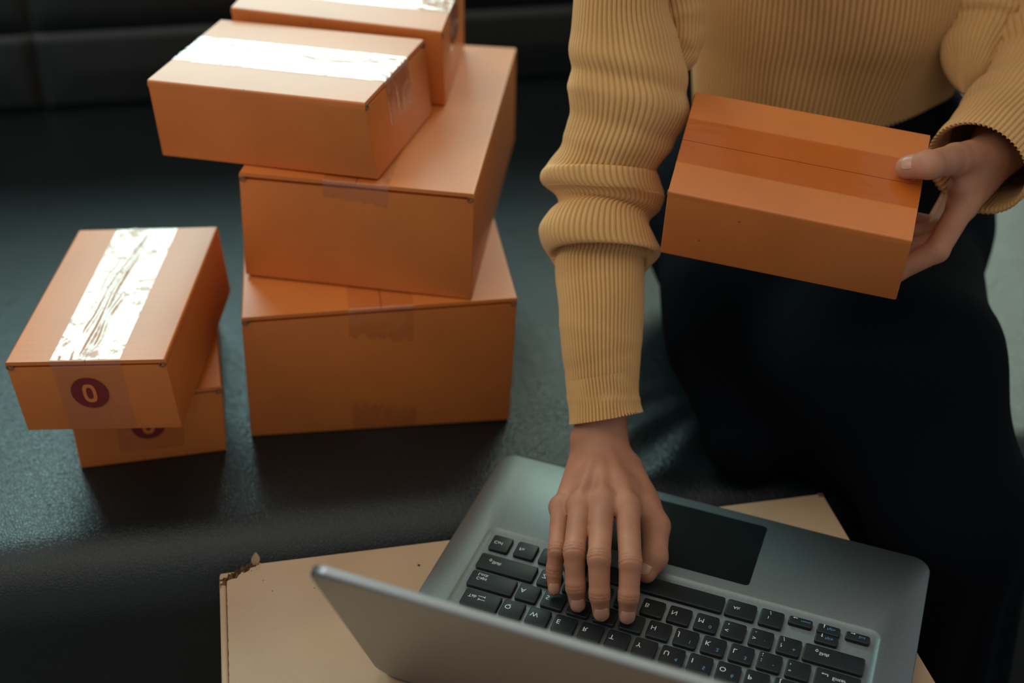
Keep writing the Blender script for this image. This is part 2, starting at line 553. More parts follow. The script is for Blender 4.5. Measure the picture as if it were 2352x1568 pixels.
def build_sofa():
    root = thing('sofa', 'black leather sofa under the cardboard boxes and the seated person', 'sofa', S(0.1, 0.3, -Z0))
    R = 0.055
    prof = [(0.0, -0.27)]
    for z in np.linspace(-0.24, -R, 16):
        prof.append((0.0, z))
    for a in np.linspace(0, math.pi / 2, 18)[1:]:
        prof.append((R - R * math.cos(a), -R + R * math.sin(a)))
    for v in np.linspace(R, 0.90, 100)[1:]:
        prof.append((v, 0.0))
    us = np.linspace(-1.1, 1.0, 260)
    V = []
    for v, z in prof:
        for u in us:
            p = S(u, v, z + SEAT)
            # the person's weight dents the seat and pulls creases from the front roll
            d = math.hypot((p[0] - 0.28) / 0.20, (p[1] - 1.04) / 0.22)
            dent = 0.028 * math.exp(-d * d * 1.2)
            k = math.exp(-((p[0] - 0.115) / 0.055) ** 2 - ((p[1] - 0.87) / 0.08) ** 2)
            ang = math.atan2(p[1] - 1.02, p[0] - 0.24)
            cre = 0.0022 * k * math.sin(ang * 26)
            crown = 0.0
            p = p + np.array([0, 0, (-dent + cre + crown) if z > -R else 0])
            if z < -R:
                p = p - SV * 0.004 * math.sin((z + R) / 0.2 * math.pi) * -1
            V.append(p)
    part('seat_cushion', V, grid_faces(len(us), len(prof)), M['leather'], root, True)
    V, F = rbox(-1.1, 1.0, 0.02, 0.90, -0.345, -0.232, 0.008)
    part('base_panel', [S(*q) for q in V], F, M['leather'], root, True, 40)
    for u in (-1.0, 0.9):
        for v in (0.08, 0.82):
            V, F = rbox(u - .025, u + .025, v - .025, v + .025, -Z0 + 0.0005 - SEAT, -0.338, 0.003)
            part('leg', [S(*q) for q in V], F, M['hinge'], root, True, 40)
    # backrest: padded panels, seams at the joints between them
    seams_u = [-0.95, -0.20, 0.62]
    for i in range(len(seams_u) + 1):
        ua = -1.1 if i == 0 else seams_u[i - 1]
        ub = 1.0 if i == len(seams_u) else seams_u[i]
        for (za, zb) in ((0.0, 0.092), (0.092, 0.420)):
            nu, nz = max(8, int((ub - ua) / 0.01)), 22
            V = []
            for j in range(nz):
                q = j / (nz - 1)
                for k in range(nu):
                    s = k / (nu - 1)
                    e = min(min(s, 1 - s) * (ub - ua), min(q, 1 - q) * (zb - za))
                    pad = 0.005 * min(1, e / 0.006) ** 0.5 + 0.004 * min(1, e / 0.06)
                    z = za + (zb - za) * q
                    V.append(S(ua + (ub - ua) * s, 0.85 + 0.16 * z - pad, SEAT + z))
            part('back_panel', V, grid_faces(nu, nz), M['leather'], root, True)
    prof = [(0.849, -0.05), (0.917, 0.410)]
    for a in np.linspace(math.pi, 0, 14):
        prof.append((0.97 + 0.055 * math.cos(a), 0.41 + 0.035 * math.sin(a)))
    prof += [(1.025, -0.05)]
    V = [S(u, v, SEAT + z) for u in (-1.1, 1.0) for v, z in prof]
    n = len(prof)
    F = [[i, (i + 1) % n, n + (i + 1) % n, n + i] for i in range(n)] + [list(range(n)), list(range(n, 2 * n))[::-1]]
    part('back_frame', V, F, M['leather'], root, True, 40)
    return root


build_sofa()

# floor
V, F = rbox(-3, 3, -1.5, 3.2, -Z0 - 0.05, -Z0, 0, 1)
fl = link('floor', V, F, M['floor'])
fl['kind'] = 'structure'

# ------------------------------------------------------------------ shipping carton used as a table
CA = math.atan2(0.0974, 0.4596)
CX = np.array([math.cos(CA), math.sin(CA), 0]); CY = np.array([math.sin(CA), -math.cos(CA), 0])   # CY runs towards the camera
C0 = np.array([-0.2112, 0.6956, 0])


def K(a, b, z):
    return C0 + CX * a + CY * b + np.array([0, 0, z])


def build_carton():
    root = thing('shipping_carton', 'large pale cardboard carton with a torn corner, standing under the laptop', 'box', K(.235, .2, -Z0))
    W, D = 0.47, 0.40
    V, F = rbox(0, W, 0, D, -Z0 + 0.001, -0.0045, 0.002)
    part('body', [K(*q) for q in V], F, M['carton'], root, True, 35)
    # top flap panel: ragged where the corner is torn away, wavy cut along its left edge
    pts = []
    for k in range(13):                       # tear from left edge to far edge
        q = k / 12
        a, b = 0.0065 + 0.0215 * q, 0.0135 * (1 - q) - 0.0015 * q
        pts.append((a + random.uniform(-.0012, .0012), b + random.uniform(-.0016, .0016) + 0.002))
    pts += [(0.031, 0.0004), (W - 0.004, 0.0002), (W - 0.0002, 0.004), (W, D)]
    nb = 160
    left = []
    for k in range(nb):
        b = D - (D - 0.017) * k / (nb - 1)
        left.append((0.0056 + 0.00035 * noise.noise(Vector((b * 600, 1, 2))) + 0.0002 * math.sin(b * 2600), b))
    pts += left
    n = len(pts)
    V = [K(a, b, 0.0) for a, b in pts] + [K(a, b, -0.0042) for a, b in pts]
    F = [list(range(n))] + [[i, n + i, n + (i + 1) % n, (i + 1) % n] for i in range(n)]
    part('top_flap', V, F, M['carton'], root)
    V, F = rbox(0.0003, 0.0052, 0.012, D, -0.0048, -0.0009, 0.0014)
    part('edge_strip', [K(*q) for q in V], F, M['carton'], root, True, 50)
    # frayed board at the torn corner and a flake standing up
    nu, nv = 26, 12
    V = []
    for j in range(nv):
        for i in range(nu):
            s, t = i / (nu - 1), j / (nv - 1)
            a, b = 0.001 + 0.029 * s, 0.016 * (1 - s) + 0.0005 + (t - 0.5) * 0.011 - 0.0018
            z = -0.0022 + 0.0042 * noise.noise(Vector((a * 420, b * 420, 3.3))) + 0.0026 * noise.noise(Vector((a * 1100, b * 1100, 1.3)))
            V.append(K(a + .001 * noise.noise(Vector((s * 30, t * 30, 8))), b + .0015 * noise.noise(Vector((s * 40, t * 9, 4))), z))
    part('torn_edge', V, grid_faces(nu, nv), M['torn'], root)
    V = []
    for j in range(6):
        for i in range(5):
            t, s = j / 5, i / 4 - 0.5
            wdt = 0.0055 * math.sin(math.pi * (0.12 + 0.85 * t)) + 0.0008
            V.append(K(0.0265 + s * wdt + 0.001 * t, -0.001 - 0.003 * t + 0.0012 * s * s, -0.002 + 0.0095 * t))
    part('paper_flake', V, grid_faces(5, 6), M['carton'], root)
    # dark spots on the top
    for px, py, r in ((962, 1298, 0.0011), (604, 1333, 0.0004), (625, 1357, 0.0004), (722, 1350, 0.0004)):
        c = at(px, py, z=0.0)
        V = [c + np.array([r * math.cos(t), r * math.sin(t), 0.00025]) for t in np.linspace(0, 2 * math.pi, 13)[:-1]]
        part('dark_spot', V, [list(range(12))], M['hinge'], root)
    V, F = rbox(W - 0.004, W + 0.0005, -0.0012, 0.0035, -0.012, 0.0006, 0.0008)
    part('bent_corner', [K(*q) for q in V], F, M['torn'], root, True, 40)
    return root


build_carton()

# ------------------------------------------------------------------ laptop
LYAW = -0.3522
LEX = np.array([math.cos(LYAW), math.sin(LYAW), 0]); LEY = np.array([-math.sin(LYAW), math.cos(LYAW), 0])
L0 = np.array([0.1042, 0.6276, 0])


def Lp(q):
    q = np.asarray(q, float)
    return L0 + np.outer(q[:, 0], LEX) + np.outer(q[:, 1], LEY) + np.outer(q[:, 2], [0, 0, 1])


def text_mesh(s, size):
    cu = bpy.data.curves.new('t', 'FONT')
    cu.body = s; cu.size = size; cu.align_x = 'LEFT'; cu.align_y = 'BOTTOM_BASELINE'
    cu.resolution_u = 3
    o = bpy.data.objects.new('t', cu)
    me = o.to_mesh()
    V = np.array([v.co[:] for v in me.vertices]).reshape(-1, 3)
    F = [list(p.vertices) for p in me.polygons]
    o.to_mesh_clear()
    bpy.data.objects.remove(o); bpy.data.curves.remove(cu)
    return V, F


def arrow_mesh(dx, dy, L, wd):
    """flat arrow pointing along (dx, dy)"""
    d = np.array([dx, dy]) / math.hypot(dx, dy); n = np.array([-d[1], d[0]])
    P = [-d * L / 2 + n * wd / 2, d * (L / 2 - 2 * wd) + n * wd / 2, d * (L / 2 - 2 * wd) + n * wd * 1.5, d * L / 2,
         d * (L / 2 - 2 * wd) - n * wd * 1.5, d * (L / 2 - 2 * wd) - n * wd / 2, -d * L / 2 - n * wd / 2]
    return np.array([(p[0], p[1], 0) for p in P]), [list(range(7))]


def build_laptop():
    root = thing('laptop', 'open silver laptop with black keys on the pale carton', 'laptop', L0)
    X0, X1, Y0, Y1 = -0.168, 0.167, -0.093, 0.1415
    T = 0.0160
    seg = 6
    outer = poly_round(X0, X1, Y0, Y1, 0.013, seg)
    recess = poly_round(-0.1465, 0.1430, -0.079, 0.0565, 0.007, seg)
    floor_ = poly_round(-0.1425, 0.1390, -0.076, 0.0525, 0.005, seg)
    n = len(outer)
    rings = [([(0.996 * x, y) for x, y in outer], 0.0015), (outer, 0.004), (outer, T - 0.0016)]
    sc = lambda P, d: [(x - math.copysign(d, x), y - math.copysign(d, y - 0.024)) for x, y in P]
    rings += [(sc(outer, 0.0005), T - 0.0005), (sc(outer, 0.0016), T), (recess, T), (sc(recess, 0.0012), T - 0.0004), (floor_, T - 0.0016)]
    V, F = [], []
    for P, z in rings:
        V += [(x, y, z) for x, y in P]
    for k in range(len(rings) - 1):
        for i in range(n):
            F.append([k * n + i, k * n + (i + 1) % n, (k + 1) * n + (i + 1) % n, (k + 1) * n + i])
    F.append(list(range(n))[::-1]); F.append([(len(rings) - 1) * n + i for i in range(n)])
    part('base', Lp(V), F, M['alu'], root, True, 30)
    for x, y in ((-.14, .12), (.14, .12), (-.14, -.07), (.14, -.07)):
        V, F = rbox(x - .01, x + .01, y - .003, y + .003, 0.0002, 0.002, 0.0005)
        part('foot', Lp(V), F, M['hinge'], root)
    # trackpad
    P = poly_round(-0.0625, 0.0478, 0.0655, 0.1315, 0.003, 4)
    m = len(P)
    V = [(x, y, T + 0.00025) for x, y in P] + [(x, y, T - 0.001) for x, y in P]
    part('trackpad', Lp(V), [list(range(m))] + [[i, m + i, m + (i + 1) % m, (i + 1) % m] for i in range(m)], M['pad'], root)

    # keys: (x centre in mm, row centre y in mm, width mm, height mm, legends)
    # legend: (text, dx, dy, size, blue); dy grows away from the hinge
    p, r = 19.0, 18.7
    KH = 15.6
    keys = []

    def row(y, x0, names, blue={}, two={}):
        for i, s in enumerate(names):
            lg = []
            if s in two:
                lg = list(two[s])
            elif s:
                lg = [(s, -6.0, 2.6, 5.6, 0)]
            if s in blue:
                lg.append((blue[s], 2.2, -1.6, 4.2, 1))
            keys.append((x0 + i * p, y, 15.8, KH, lg))
    AX = -5 * p
    row(0, AX, 'ASDFGHJKL', {'J': '1', 'K': '2', 'L': '3'})
    keys.append((AX + 9 * p, 0, 15.8, KH, [(';', -6, 5.6, 5, 0), (':', -6, 0.6, 5, 0), ('-', 2.2, -1.6, 4.2, 1)]))
    keys.append((AX + 10 * p, 0, 15.8, KH, [("'", -6, 6.2, 5, 0), ('"', -6, 0.4, 5, 0)]))
    row(r, AX + 0.5 * p, 'ZXCVBNM', {'M': '0'})
    keys.append((AX + 7.5 * p, r, 15.8, KH, [(',', -5, 4.6, 6, 0), ('<', -6, 0.2, 5, 0)]))
    keys.append((AX + 8.5 * p, r, 15.8, KH, [('.', -5, 4.6, 6, 0), ('>', -6, 0.2, 5, 0), ('.', 2.2, -1.6, 4.2, 1)]))
    keys.append((AX + 9.5 * p, r, 15.8, KH, [('/', -5, 6.6, 5, 0), ('?', -6, 0.6, 5, 0), ('+', 2.2, -0.6, 4.8, 1)]))
    row(-r, AX - 0.25 * p, 'QWERTYUIOP', {'U': '4', 'I': '5', 'O': '6'})
    keys.append((AX + 9.75 * p, -r, 15.8, KH, [('[', -5, 5.6, 5, 0)]))
    keys.append((AX + 10.75 * p, -r, 15.8, KH, [(']', -5, 5.6, 5, 0)]))
    keys.append((AX + 11.85 * p, -r, 18.6, KH, []))
    for i in range(13):
        keys.append((AX - 1.55 * p + 1.04 * p * i, -2 * r, 15.8, KH, []))
    keys.append((127.0, -2 * r, 19, KH, []))
    for i in range(14):
        keys.append((-131 + 20.0 * i, -2.86 * r, 16.6, 10.5, []))
    keys += [(-130.9, 2.12 * r, 15.2, 15.6, [('Ctrl', -5.2, 1.2, 4.0, 0)]), (-111.2, 2.12 * r, 15.8, 15.6, [('Fn', -5.2, 1.2, 4.0, 0)]),
             (-92.0, 2.12 * r, 15.8, 15.6, []), (-72.5, 2.12 * r, 15.8, 15.6, []),
             (-13.4, 2.12 * r, 98.0, 15.6, []), (47.8, 2.12 * r, 20.8, 15.6, [('Alt', -5.4, 1.6, 3.8, 0)]),
             (69.2, 2.12 * r, 16.2, 15.6, [('/', -2.0, 6.2, 4.6, 0), ('I', -2.6, 1.0, 3.6, 0)]),
             (88.6, 2.35 * r, 16.4, 7.4, [('<-', -5.5, 1.4, 0, 0), ('Home', 0.2, 1.4, 2.6, 1)]),
             (108.0, 2.33 * r, 15.6, 8.4, [('dn', -4.6, 1.4, 0, 0), ('PgDn', -1.2, 1.4, 2.6, 1)]),
             (108.0, 1.84 * r, 15.6, 8.4, [('up', -4.6, 1.4, 0, 0), ('PgUp', -1.2, 1.4, 2.6, 1)]),
             (127.6, 2.35 * r, 16.4, 7.4, [('->', -5.0, 1.4, 0, 0), ('End', 0.6, 1.4, 2.8, 1)]),
             (-118.1, r, 43.6, KH, [('ar', -14.5, 1.3, 0, 0), ('Shift', -11.5, 1.5, 3.9, 0)]),
             (115.4, r, 40.2, KH, [('ar', -13.0, 2.3, 0, 0), ('Shift', -10.0, 2.2, 3.9, 0)]),
             (-122.2, 0, 34.2, KH, [('Caps', -12.2, 1.6, 3.9, 0), ('Lock', -12.2, 5.4, 3.9, 0)]),
             (-123.2, -r, 27.2, KH, [('Tab', -10.0, 2.6, 3.9, 0), ('>|', -0.6, 2.9, 0, 0), ('|<', 0.6, -0.2, 0, 0)]),
             (120.8, 0, 29.6, KH, [('en', -8.6, 3.0, 0, 0), ('Enter', -3.5, 2.0, 4.2, 0)])]
    zt = 0.0172
    for kx, ky, kw, kh, lg in keys:
        kx, ky, kw, kh = kx / 1000, ky / 1000, kw / 1000, kh / 1000
        P = poly_round(kx - kw / 2, kx + kw / 2, ky - kh / 2, ky + kh / 2, 0.0016, 3)
        m = len(P)
        ins = lambda d: [(x - math.copysign(d, x - kx), y - math.copysign(d, y - ky)) for x, y in P]
        V = [(x, y, T - 0.0016) for x, y in P] + [(x, y, zt - 0.0006) for x, y in P] + [(x, y, zt - 0.00015) for x, y in ins(.0003)] + [(x, y, zt) for x, y in ins(.0008)]
        F = []
        for k in range(3):
            for i in range(m):
                F.append([k * m + i, k * m + (i + 1) % m, (k + 1) * m + (i + 1) % m, (k + 1) * m + i])
        F.append([3 * m + i for i in range(m)])
        ko = part('key', Lp(V), F, M['key'], root, True, 40)
        for blue in (0, 1):
            ms = []
            for (s, dx, dy, size, bl) in lg:
                if bl != blue:
                    continue
                dx, dy = dx / 1000, dy / 1000
                if s in ('<-', '->'):
                    v, f = arrow_mesh(1 if s == '->' else -1, 0, .0032, .0005); v = v + np.array([.0016, -.0008, 0])
                elif s in ('dn', 'up'):
                    v, f = arrow_mesh(0, -1 if s == 'dn' else 1, .0032, .0005); v = v + np.array([0.0012, -.0008, 0])
                elif s == '>|':
                    v, f = join(arrow_mesh(1, 0, .0048, .0004), (np.array([(.0024, -.001, 0), (.0028, -.001, 0), (.0028, .001, 0), (.0024, .001, 0)]), [[0, 1, 2, 3]]))
                elif s == '|<':
                    v, f = join(arrow_mesh(-1, 0, .0048, .0004), (np.array([(-.0028, -.001, 0), (-.0024, -.001, 0), (-.0024, .001, 0), (-.0028, .001, 0)]), [[0, 1, 2, 3]]))
                elif s == 'en':
                    v, f = join(arrow_mesh(-1, 0, .0044, .0005), (np.array([(.0018, -.00025, 0), (.0023, -.00025, 0), (.0023, .0018, 0), (.0018, .0018, 0)]), [[0, 1, 2, 3]]))
                elif s == 'ar':
                    o_ = [(-.0013, 0), (0, .0014), (.0013, 0), (.0006, 0), (.0006, -.0013), (-.0006, -.0013), (-.0006, 0)]
                    i_ = [(x * .62, (y - .0001) * .62) for x, y in o_]
                    v = np.array([(x, y, 0) for x, y in o_ + i_]) + np.array([.0013, -.0005, 0]); f = [[i, (i + 1) % 7, 7 + (i + 1) % 7, 7 + i] for i in range(7)]
                else:
                    v, f = text_mesh(s, size / 1000)
                    if not len(v):
                        continue
                    v = v - np.array([0, 0, 0])
                    dy = dy
                q = v.copy()
                # the photograph shows the legends mirrored: their tops point to the hinge side
                q[:, 0] = kx + dx + v[:, 0]
                q[:, 1] = ky + dy - v[:, 1] if s not in ('dn', 'up') else ky + dy + v[:, 1] * -1
                q[:, 2] = zt + 0.0001
                ms.append((q, [g[::-1] for g in f]))
            if ms:
                V, F = join(*ms)
                part('legend', Lp(V), F, M['legend_blue' if blue else 'legend'], root, up=ko)
    # lid, leaning back towards the camera
    be = math.radians(64.5)
    ud = -LEY * math.cos(be) + np.array([0, 0, 1]) * math.sin(be)
    nd = -LEY * math.sin(be) - np.array([0, 0, 1]) * math.cos(be)      # outward back of the lid
    H0 = L0 + LEY * -0.092 + np.array([0, 0, 0.0105])
    P = poly_round(-0.165, 0.166, 0.0, 0.181, 0.013, 8)
    m = len(P)
    cx, cy = 0.0005, 0.0905
    ins = lambda d: [(x - math.copysign(d, x - cx), y - math.copysign(d, y - cy)) for x, y in P]
    prof = [(P, -0.0004), (P, -0.0044), (ins(.0005), -0.0054), (ins(.0014), -0.0058)]
    V, F = [], []
    for Q, dpt in [(ins(.0005), 0.0)] + prof:
        V += [H0 + LEX * x + ud * y - nd * (0.0058 + dpt) + nd * 0.0058 for x, y in Q]
    # dpt counts from the screen side (0) to the back (-0.0058)
    for k in range(4):
        for i in range(m):
            F.append([k * m + i, k * m + (i + 1) % m, (k + 1) * m + (i + 1) % m, (k + 1) * m + i])
    F.append(list(range(m))[::-1]); F.append([4 * m + i for i in range(m)])
    part('lid', V, F, M['alu_lid'], root, True, 30)
    Q = poly_round(-0.156, 0.157, 0.010, 0.174, 0.002, 3)
    part('screen', [H0 + LEX * x + ud * y - nd * 0.0003 for x, y in Q], [list(range(len(Q)))], M['screen'], root)
    V = []
    for x in (-0.12, 0.12):
        for a in np.linspace(0, 2 * math.pi, 17)[:-1]:
            V.append((x, -0.0915 + 0.004 * math.cos(a), 0.0105 + 0.004 * math.sin(a)))
    part('hinge', Lp(V), [[i, (i + 1) % 16, 16 + (i + 1) % 16, 16 + i] for i in range(16)] + [list(range(16))[::-1], list(range(16, 32))], M['hinge'], root, True, 40)
    return root


build_laptop()


# ------------------------------------------------------------------ person: distance-field bodies
def smin(a, b, k):
    h = np.clip(0.5 + 0.5 * (b - a) / k, 0, 1)
    return b * (1 - h) + a * h - k * h * (1 - h)


def cone(P, a, b, ra, rb):
    a = np.asarray(a, float); b = np.asarray(b, float)
    ba = b - a
    t = np.clip(((P - a) @ ba) / (ba @ ba), 0, 1)
    return np.linalg.norm(P - a - t[:, None] * ba, axis=1) - (ra + (rb - ra) * t)


def chain(P, pts, k=0.004):
    d = None
    for (a, ra), (b, rb) in zip(pts[:-1], pts[1:]):
        c = cone(P, a, b, ra, rb)
        d = c if d is None else smin(d, c, k)
    return d


def ellip(P, c, r):
    q = (P - np.asarray(c, float)) / np.asarray(r, float)
    l = np.linalg.norm(q, axis=1)
    return (l - 1) * min(r) * 1.0


def surface(fn, lo, hi, h, smooth=2):
    lo = np.asarray(lo, float); hi = np.asarray(hi, float)
    n = np.ceil((hi - lo) / h).astype(int) + 1
    ax = [lo[i] + h * np.arange(n[i]) for i in range(3)]
    F = np.empty(n)
    for i in range(n[0]):
        Y, Z = np.meshgrid(ax[1], ax[2], indexing='ij')
        P = np.stack([np.full(Y.size, ax[0][i]), Y.ravel(), Z.ravel()], 1)
        F[i] = fn(P).reshape(n[1], n[2])
    s = F < 0
    cn = n - 1
    acc = np.zeros((*cn, 3)); cnt = np.zeros(cn)
    off = [(0, 0, 0), (1, 0, 0), (0, 1, 0), (1, 1, 0), (0, 0, 1), (1, 0, 1), (0, 1, 1), (1, 1, 1)]
    E = [(0, 1), (2, 3), (4, 5), (6, 7), (0, 2), (1, 3), (4, 6), (5, 7), (0, 4), (1, 5), (2, 6), (3, 7)]
    sl = lambda A, o: A[o[0]:o[0] + cn[0], o[1]:o[1] + cn[1], o[2]:o[2] + cn[2]]
    for a, b in E:
        fa, fb = sl(F, off[a]), sl(F, off[b])
        c = (fa < 0) != (fb < 0)
        t = np.where(c, fa / np.where(c, fa - fb, 1), 0)
        oa, ob = np.array(off[a], float), np.array(off[b], float)
        for k in range(3):
            acc[..., k] += np.where(c, oa[k] + (ob[k] - oa[k]) * t, 0)
        cnt += c
    act = cnt > 0
    idx = -np.ones(cn, int)
    idx[act] = np.arange(act.sum())
    ijk = np.argwhere(act)
    V = lo + h * (ijk + acc[act] / cnt[act][:, None])
    faces = []
    for axis in range(3):
        A = np.moveaxis(s, axis, 0); I = np.moveaxis(idx, axis, 0)
        x = A[:-1, 1:-1, 1:-1] != A[1:, 1:-1, 1:-1]
        w_ = np.argwhere(x)
        fl = A[:-1, 1:-1, 1:-1][x]
        i, j, k = w_[:, 0], w_[:, 1], w_[:, 2]
        q = np.stack([I[i, j, k], I[i, j + 1, k], I[i, j + 1, k + 1], I[i, j, k + 1]], 1)
        rev = fl if axis != 1 else ~fl
        q[~rev] = q[~rev][:, ::-1]
        faces.append(q)
    Fq = np.concatenate(faces)
    Fq = Fq[(Fq >= 0).all(1)]
    for _ in range(smooth):                       # light Laplacian, then back onto the surface
        S_ = np.zeros_like(V); C_ = np.zeros(len(V))
        for a in range(4):
            b = (a + 1) % 4
            np.add.at(S_, Fq[:, a], V[Fq[:, b]]); np.add.at(C_, Fq[:, a], 1)
            np.add.at(S_, Fq[:, b], V[Fq[:, a]]); np.add.at(C_, Fq[:, b], 1)
        V = 0.5 * V + 0.5 * S_ / np.maximum(C_, 1)[:, None]
        g = np.stack([fn(V + e) - fn(V - e) for e in np.eye(3) * h * 0.3], 1)
        g /= np.linalg.norm(g, axis=1)[:, None] + 1e-12
        V = V - g * fn(V)[:, None] * 0.8
    return V, Fq


def A(px, py, z):
    return at(px, py, z=z)


# right hand on the keyboard (image centre)
RH = dict(
    w=at(1381, 1045, y=0.760), wl=at(1362, 1045, y=0.760), wr=at(1402, 1045, y=0.760),
    li=[A(1288, 1168, .052), A(1279, 1263, .050), A(1273, 1309, .036), A(1273, 1353, .0235)],
    ri=[A(1333, 1165, .061), A(1319, 1264, .058), A(1322, 1346, .038), A(1327, 1388, .0245)],
    mi=[A(1383, 1158, .064), A(1376, 1280, .060), A(1377, 1364, .039), A(1381, 1408, .0245)],
    ix=[A(1441, 1170, .062), A(1448, 1291, .058), A(1444, 1368, .040), A(1440, 1414, .0245)],
    th=[A(1438, 1075, .057), A(1506, 1208, .043), A(1504, 1280, .033), A(1485, 1316, .026)])
FR = dict(li=(.0072, .0060, .0056, .0045), ri=(.0084, .0074, .0067, .0055), mi=(.0088, .0078, .0070, .0058), ix=(.0088, .0078, .0070, .0058), th=(.0125, .0100, .0088, .0070))
REL = at(1385, 620, y=0.845)                      # towards the right elbow
WR_DIR = (REL - RH['w']) / np.linalg.norm(REL - RH['w'])


def right_hand(P):
    d = None
    for k in ('li', 'ri', 'mi', 'ix'):
        pts = RH[k]
        rr = FR[k]
        f = chain(P, list(zip(pts, rr)), 0.003)
        d = f if d is None else smin(d, f, 0.0012)
    th = chain(P, list(zip(RH['th'], FR['th'])), 0.004)
    palm = None
    src = {'li': RH['wl'] + [-.003, 0, -.004], 'ri': RH['wl'] + [.002, 0, 0], 'mi': RH['w'], 'ix': RH['wr'] + [-.002, 0, 0]}
    for k in ('li', 'ri', 'mi', 'ix'):
        m = RH[k][0]
        c = cone(P, src[k], m + (src[k] - m) * 0.06 + np.array([0, 0, -.001]), .0125, FR[k][0] * 1.05)
        palm = c if palm is None else smin(palm, c, 0.007)
        b = src[k] * 0.5 + m * 0.5 + np.array([0, 0, -.012])
        palm = smin(palm, cone(P, src[k] + [0, 0, -.004], b, .0125, .010), 0.010)
    palm = smin(palm, cone(P, RH['wr'] + [0.002, -.012, -.008], RH['th'][1] * .7 + RH['th'][0] * .3 + [-.006, 0, -.002], .013, .012), 0.012)
    # web between thumb and index
    palm = smin(palm, cone(P, RH['ix'][0] * .65 + src['ix'] * .35, RH['th'][0] * .45 + RH['th'][1] * .55, .0085, .0085), 0.012)
    hand = smin(palm, d, 0.005)
    hand = smin(hand, th, 0.006)
    for k in ('li', 'ri', 'mi', 'ix'):            # knuckles
        hand = smin(hand, np.linalg.norm(P - RH[k][0] - [0, 0.001, .0012], axis=1) - FR[k][0] * 1.0, 0.006)
    for a in (RH['wl'] + [.003, 0, 0], RH['wr'] + [-.003, 0, 0]):
        hand = smin(hand, cone(P, a, a + WR_DIR * 0.10, .0148, .0160), 0.010)
    hand = smin(hand, np.linalg.norm(P - at(1338, 1003, y=.768), axis=1) - .0085, 0.008)
    # extensor tendons and skin folds over the finger joints
    for k in ('ri', 'mi', 'ix'):
        hand = smin(hand, cone(P, src[k] + [0, -.01, .0095], RH[k][0] + [0, .006, .0075], .0022, .0022), 0.006)
    for k in ('li', 'ri', 'mi', 'ix'):
        for j, amp in ((1, .0011), (2, .0007)):
            q = RH[k][j]
            ax_ = RH[k][j + 1] - RH[k][j - 1]; ax_ = ax_ / np.linalg.norm(ax_)
            s_ = (P - q) @ ax_
            lat = np.linalg.norm(P - q, axis=1)
            for o_ in ((-.0022, 0, .0022) if j == 1 else (-.0008, .0012)):
                hand = hand + amp * np.exp(-((s_ - o_) / .00055) ** 2) * np.exp(-(lat / .010) ** 4) * (P[:, 2] > q[2] - .002)
    return hand


# left hand holding the parcel (image right)
HB = np.array(HELD)
HUX = (HB[5] - HB[4]) / np.linalg.norm(HB[5] - HB[4]); HUY = (HB[6] - HB[4]) / np.linalg.norm(HB[6] - HB[4])
HUZ = np.cross(HUX, HUY)


def on_plane(px, py, p0, nrm):
    d = CF + CR * (px - 1176) / FPX - CU * (py - 784) / FPX
    o = np.array([0, 0, CAMH])
    return o + d * (((p0 - o) @ nrm) / (d @ nrm))


tt = on_plane(2084, 384, HB[5] + HUZ * 0.0092, HUZ)
ti = on_plane(2134, 378, HB[5] + HUZ * 0.0180, HUZ)
LH = dict(
    th=[at(2272, 352, y=0.885), at(2194, 366, y=0.858), ti, tt],
    w=at(2300, 335, y=0.905))
EB = HB[1] + (HB[3] - HB[1]) * 0.34
ix = [at(2212, 470, y=0.858), at(2152, 575, y=0.826)]
low = EB - HUZ * 0.0098
ix += [low - HUX * 0.002, low - HUX * 0.024 + HUZ * .0012]
LH['ix'] = ix
for nme, dy_, dz_ in (('mi', .020, -.002), ('ri', .039, -.001), ('li', .056, .003)):
    o_ = HUY * dy_ * .55 + CF * dy_ * .5 + HUX * .003
    LH[nme] = [ix[0] + o_ + HUX * 0.002, ix[1] + o_ + HUX * .002, ix[2] + HUY * dy_, ix[3] + HUY * dy_ - HUX * (.004 if nme != 'li' else -.006)]
LR = dict(ix=(.0098, .0086, .0080, .0066), mi=(.0098, .0086, .0082, .0068), ri=(.0092, .0082, .0078, .0064), li=(.0080, .0072, .0066, .0056), th=(.0135, .0112, .0095, .0080))
LEL = np.array([0.50, 1.0, 0.25])
LW_DIR = (LEL - LH['w']) / np.linalg.norm(LEL - LH['w'])


def left_hand(P):
    d = None
    for k in ('ix', 'mi', 'ri', 'li'):
        f = chain(P, list(zip(LH[k], LR[k])), 0.003)
        d = f if d is None else smin(d, f, 0.0015)
    th = chain(P, list(zip(LH['th'], LR['th'])), 0.004)
    palm = None
    for k, o_ in (('ix', 0), ('mi', .006), ('ri', .012), ('li', .018)):
        c = cone(P, LH['w'] + HUY * (o_ - .006), LH[k][0], .0150, LR[k][0] * 1.08)
        palm = c if palm is None else smin(palm, c, 0.010)
    palm = smin(palm, cone(P, LH['th'][0], LH['ix'][0] * .6 + LH['th'][1] * .4, .013, .0085), 0.012)
    hand = smin(palm, d, 0.006)
    hand = smin(hand, th, 0.009)
    hand = smin(hand, cone(P, LH['w'], LH['w'] + LW_DIR * .10, .0185, .022), 0.012)
    return hand


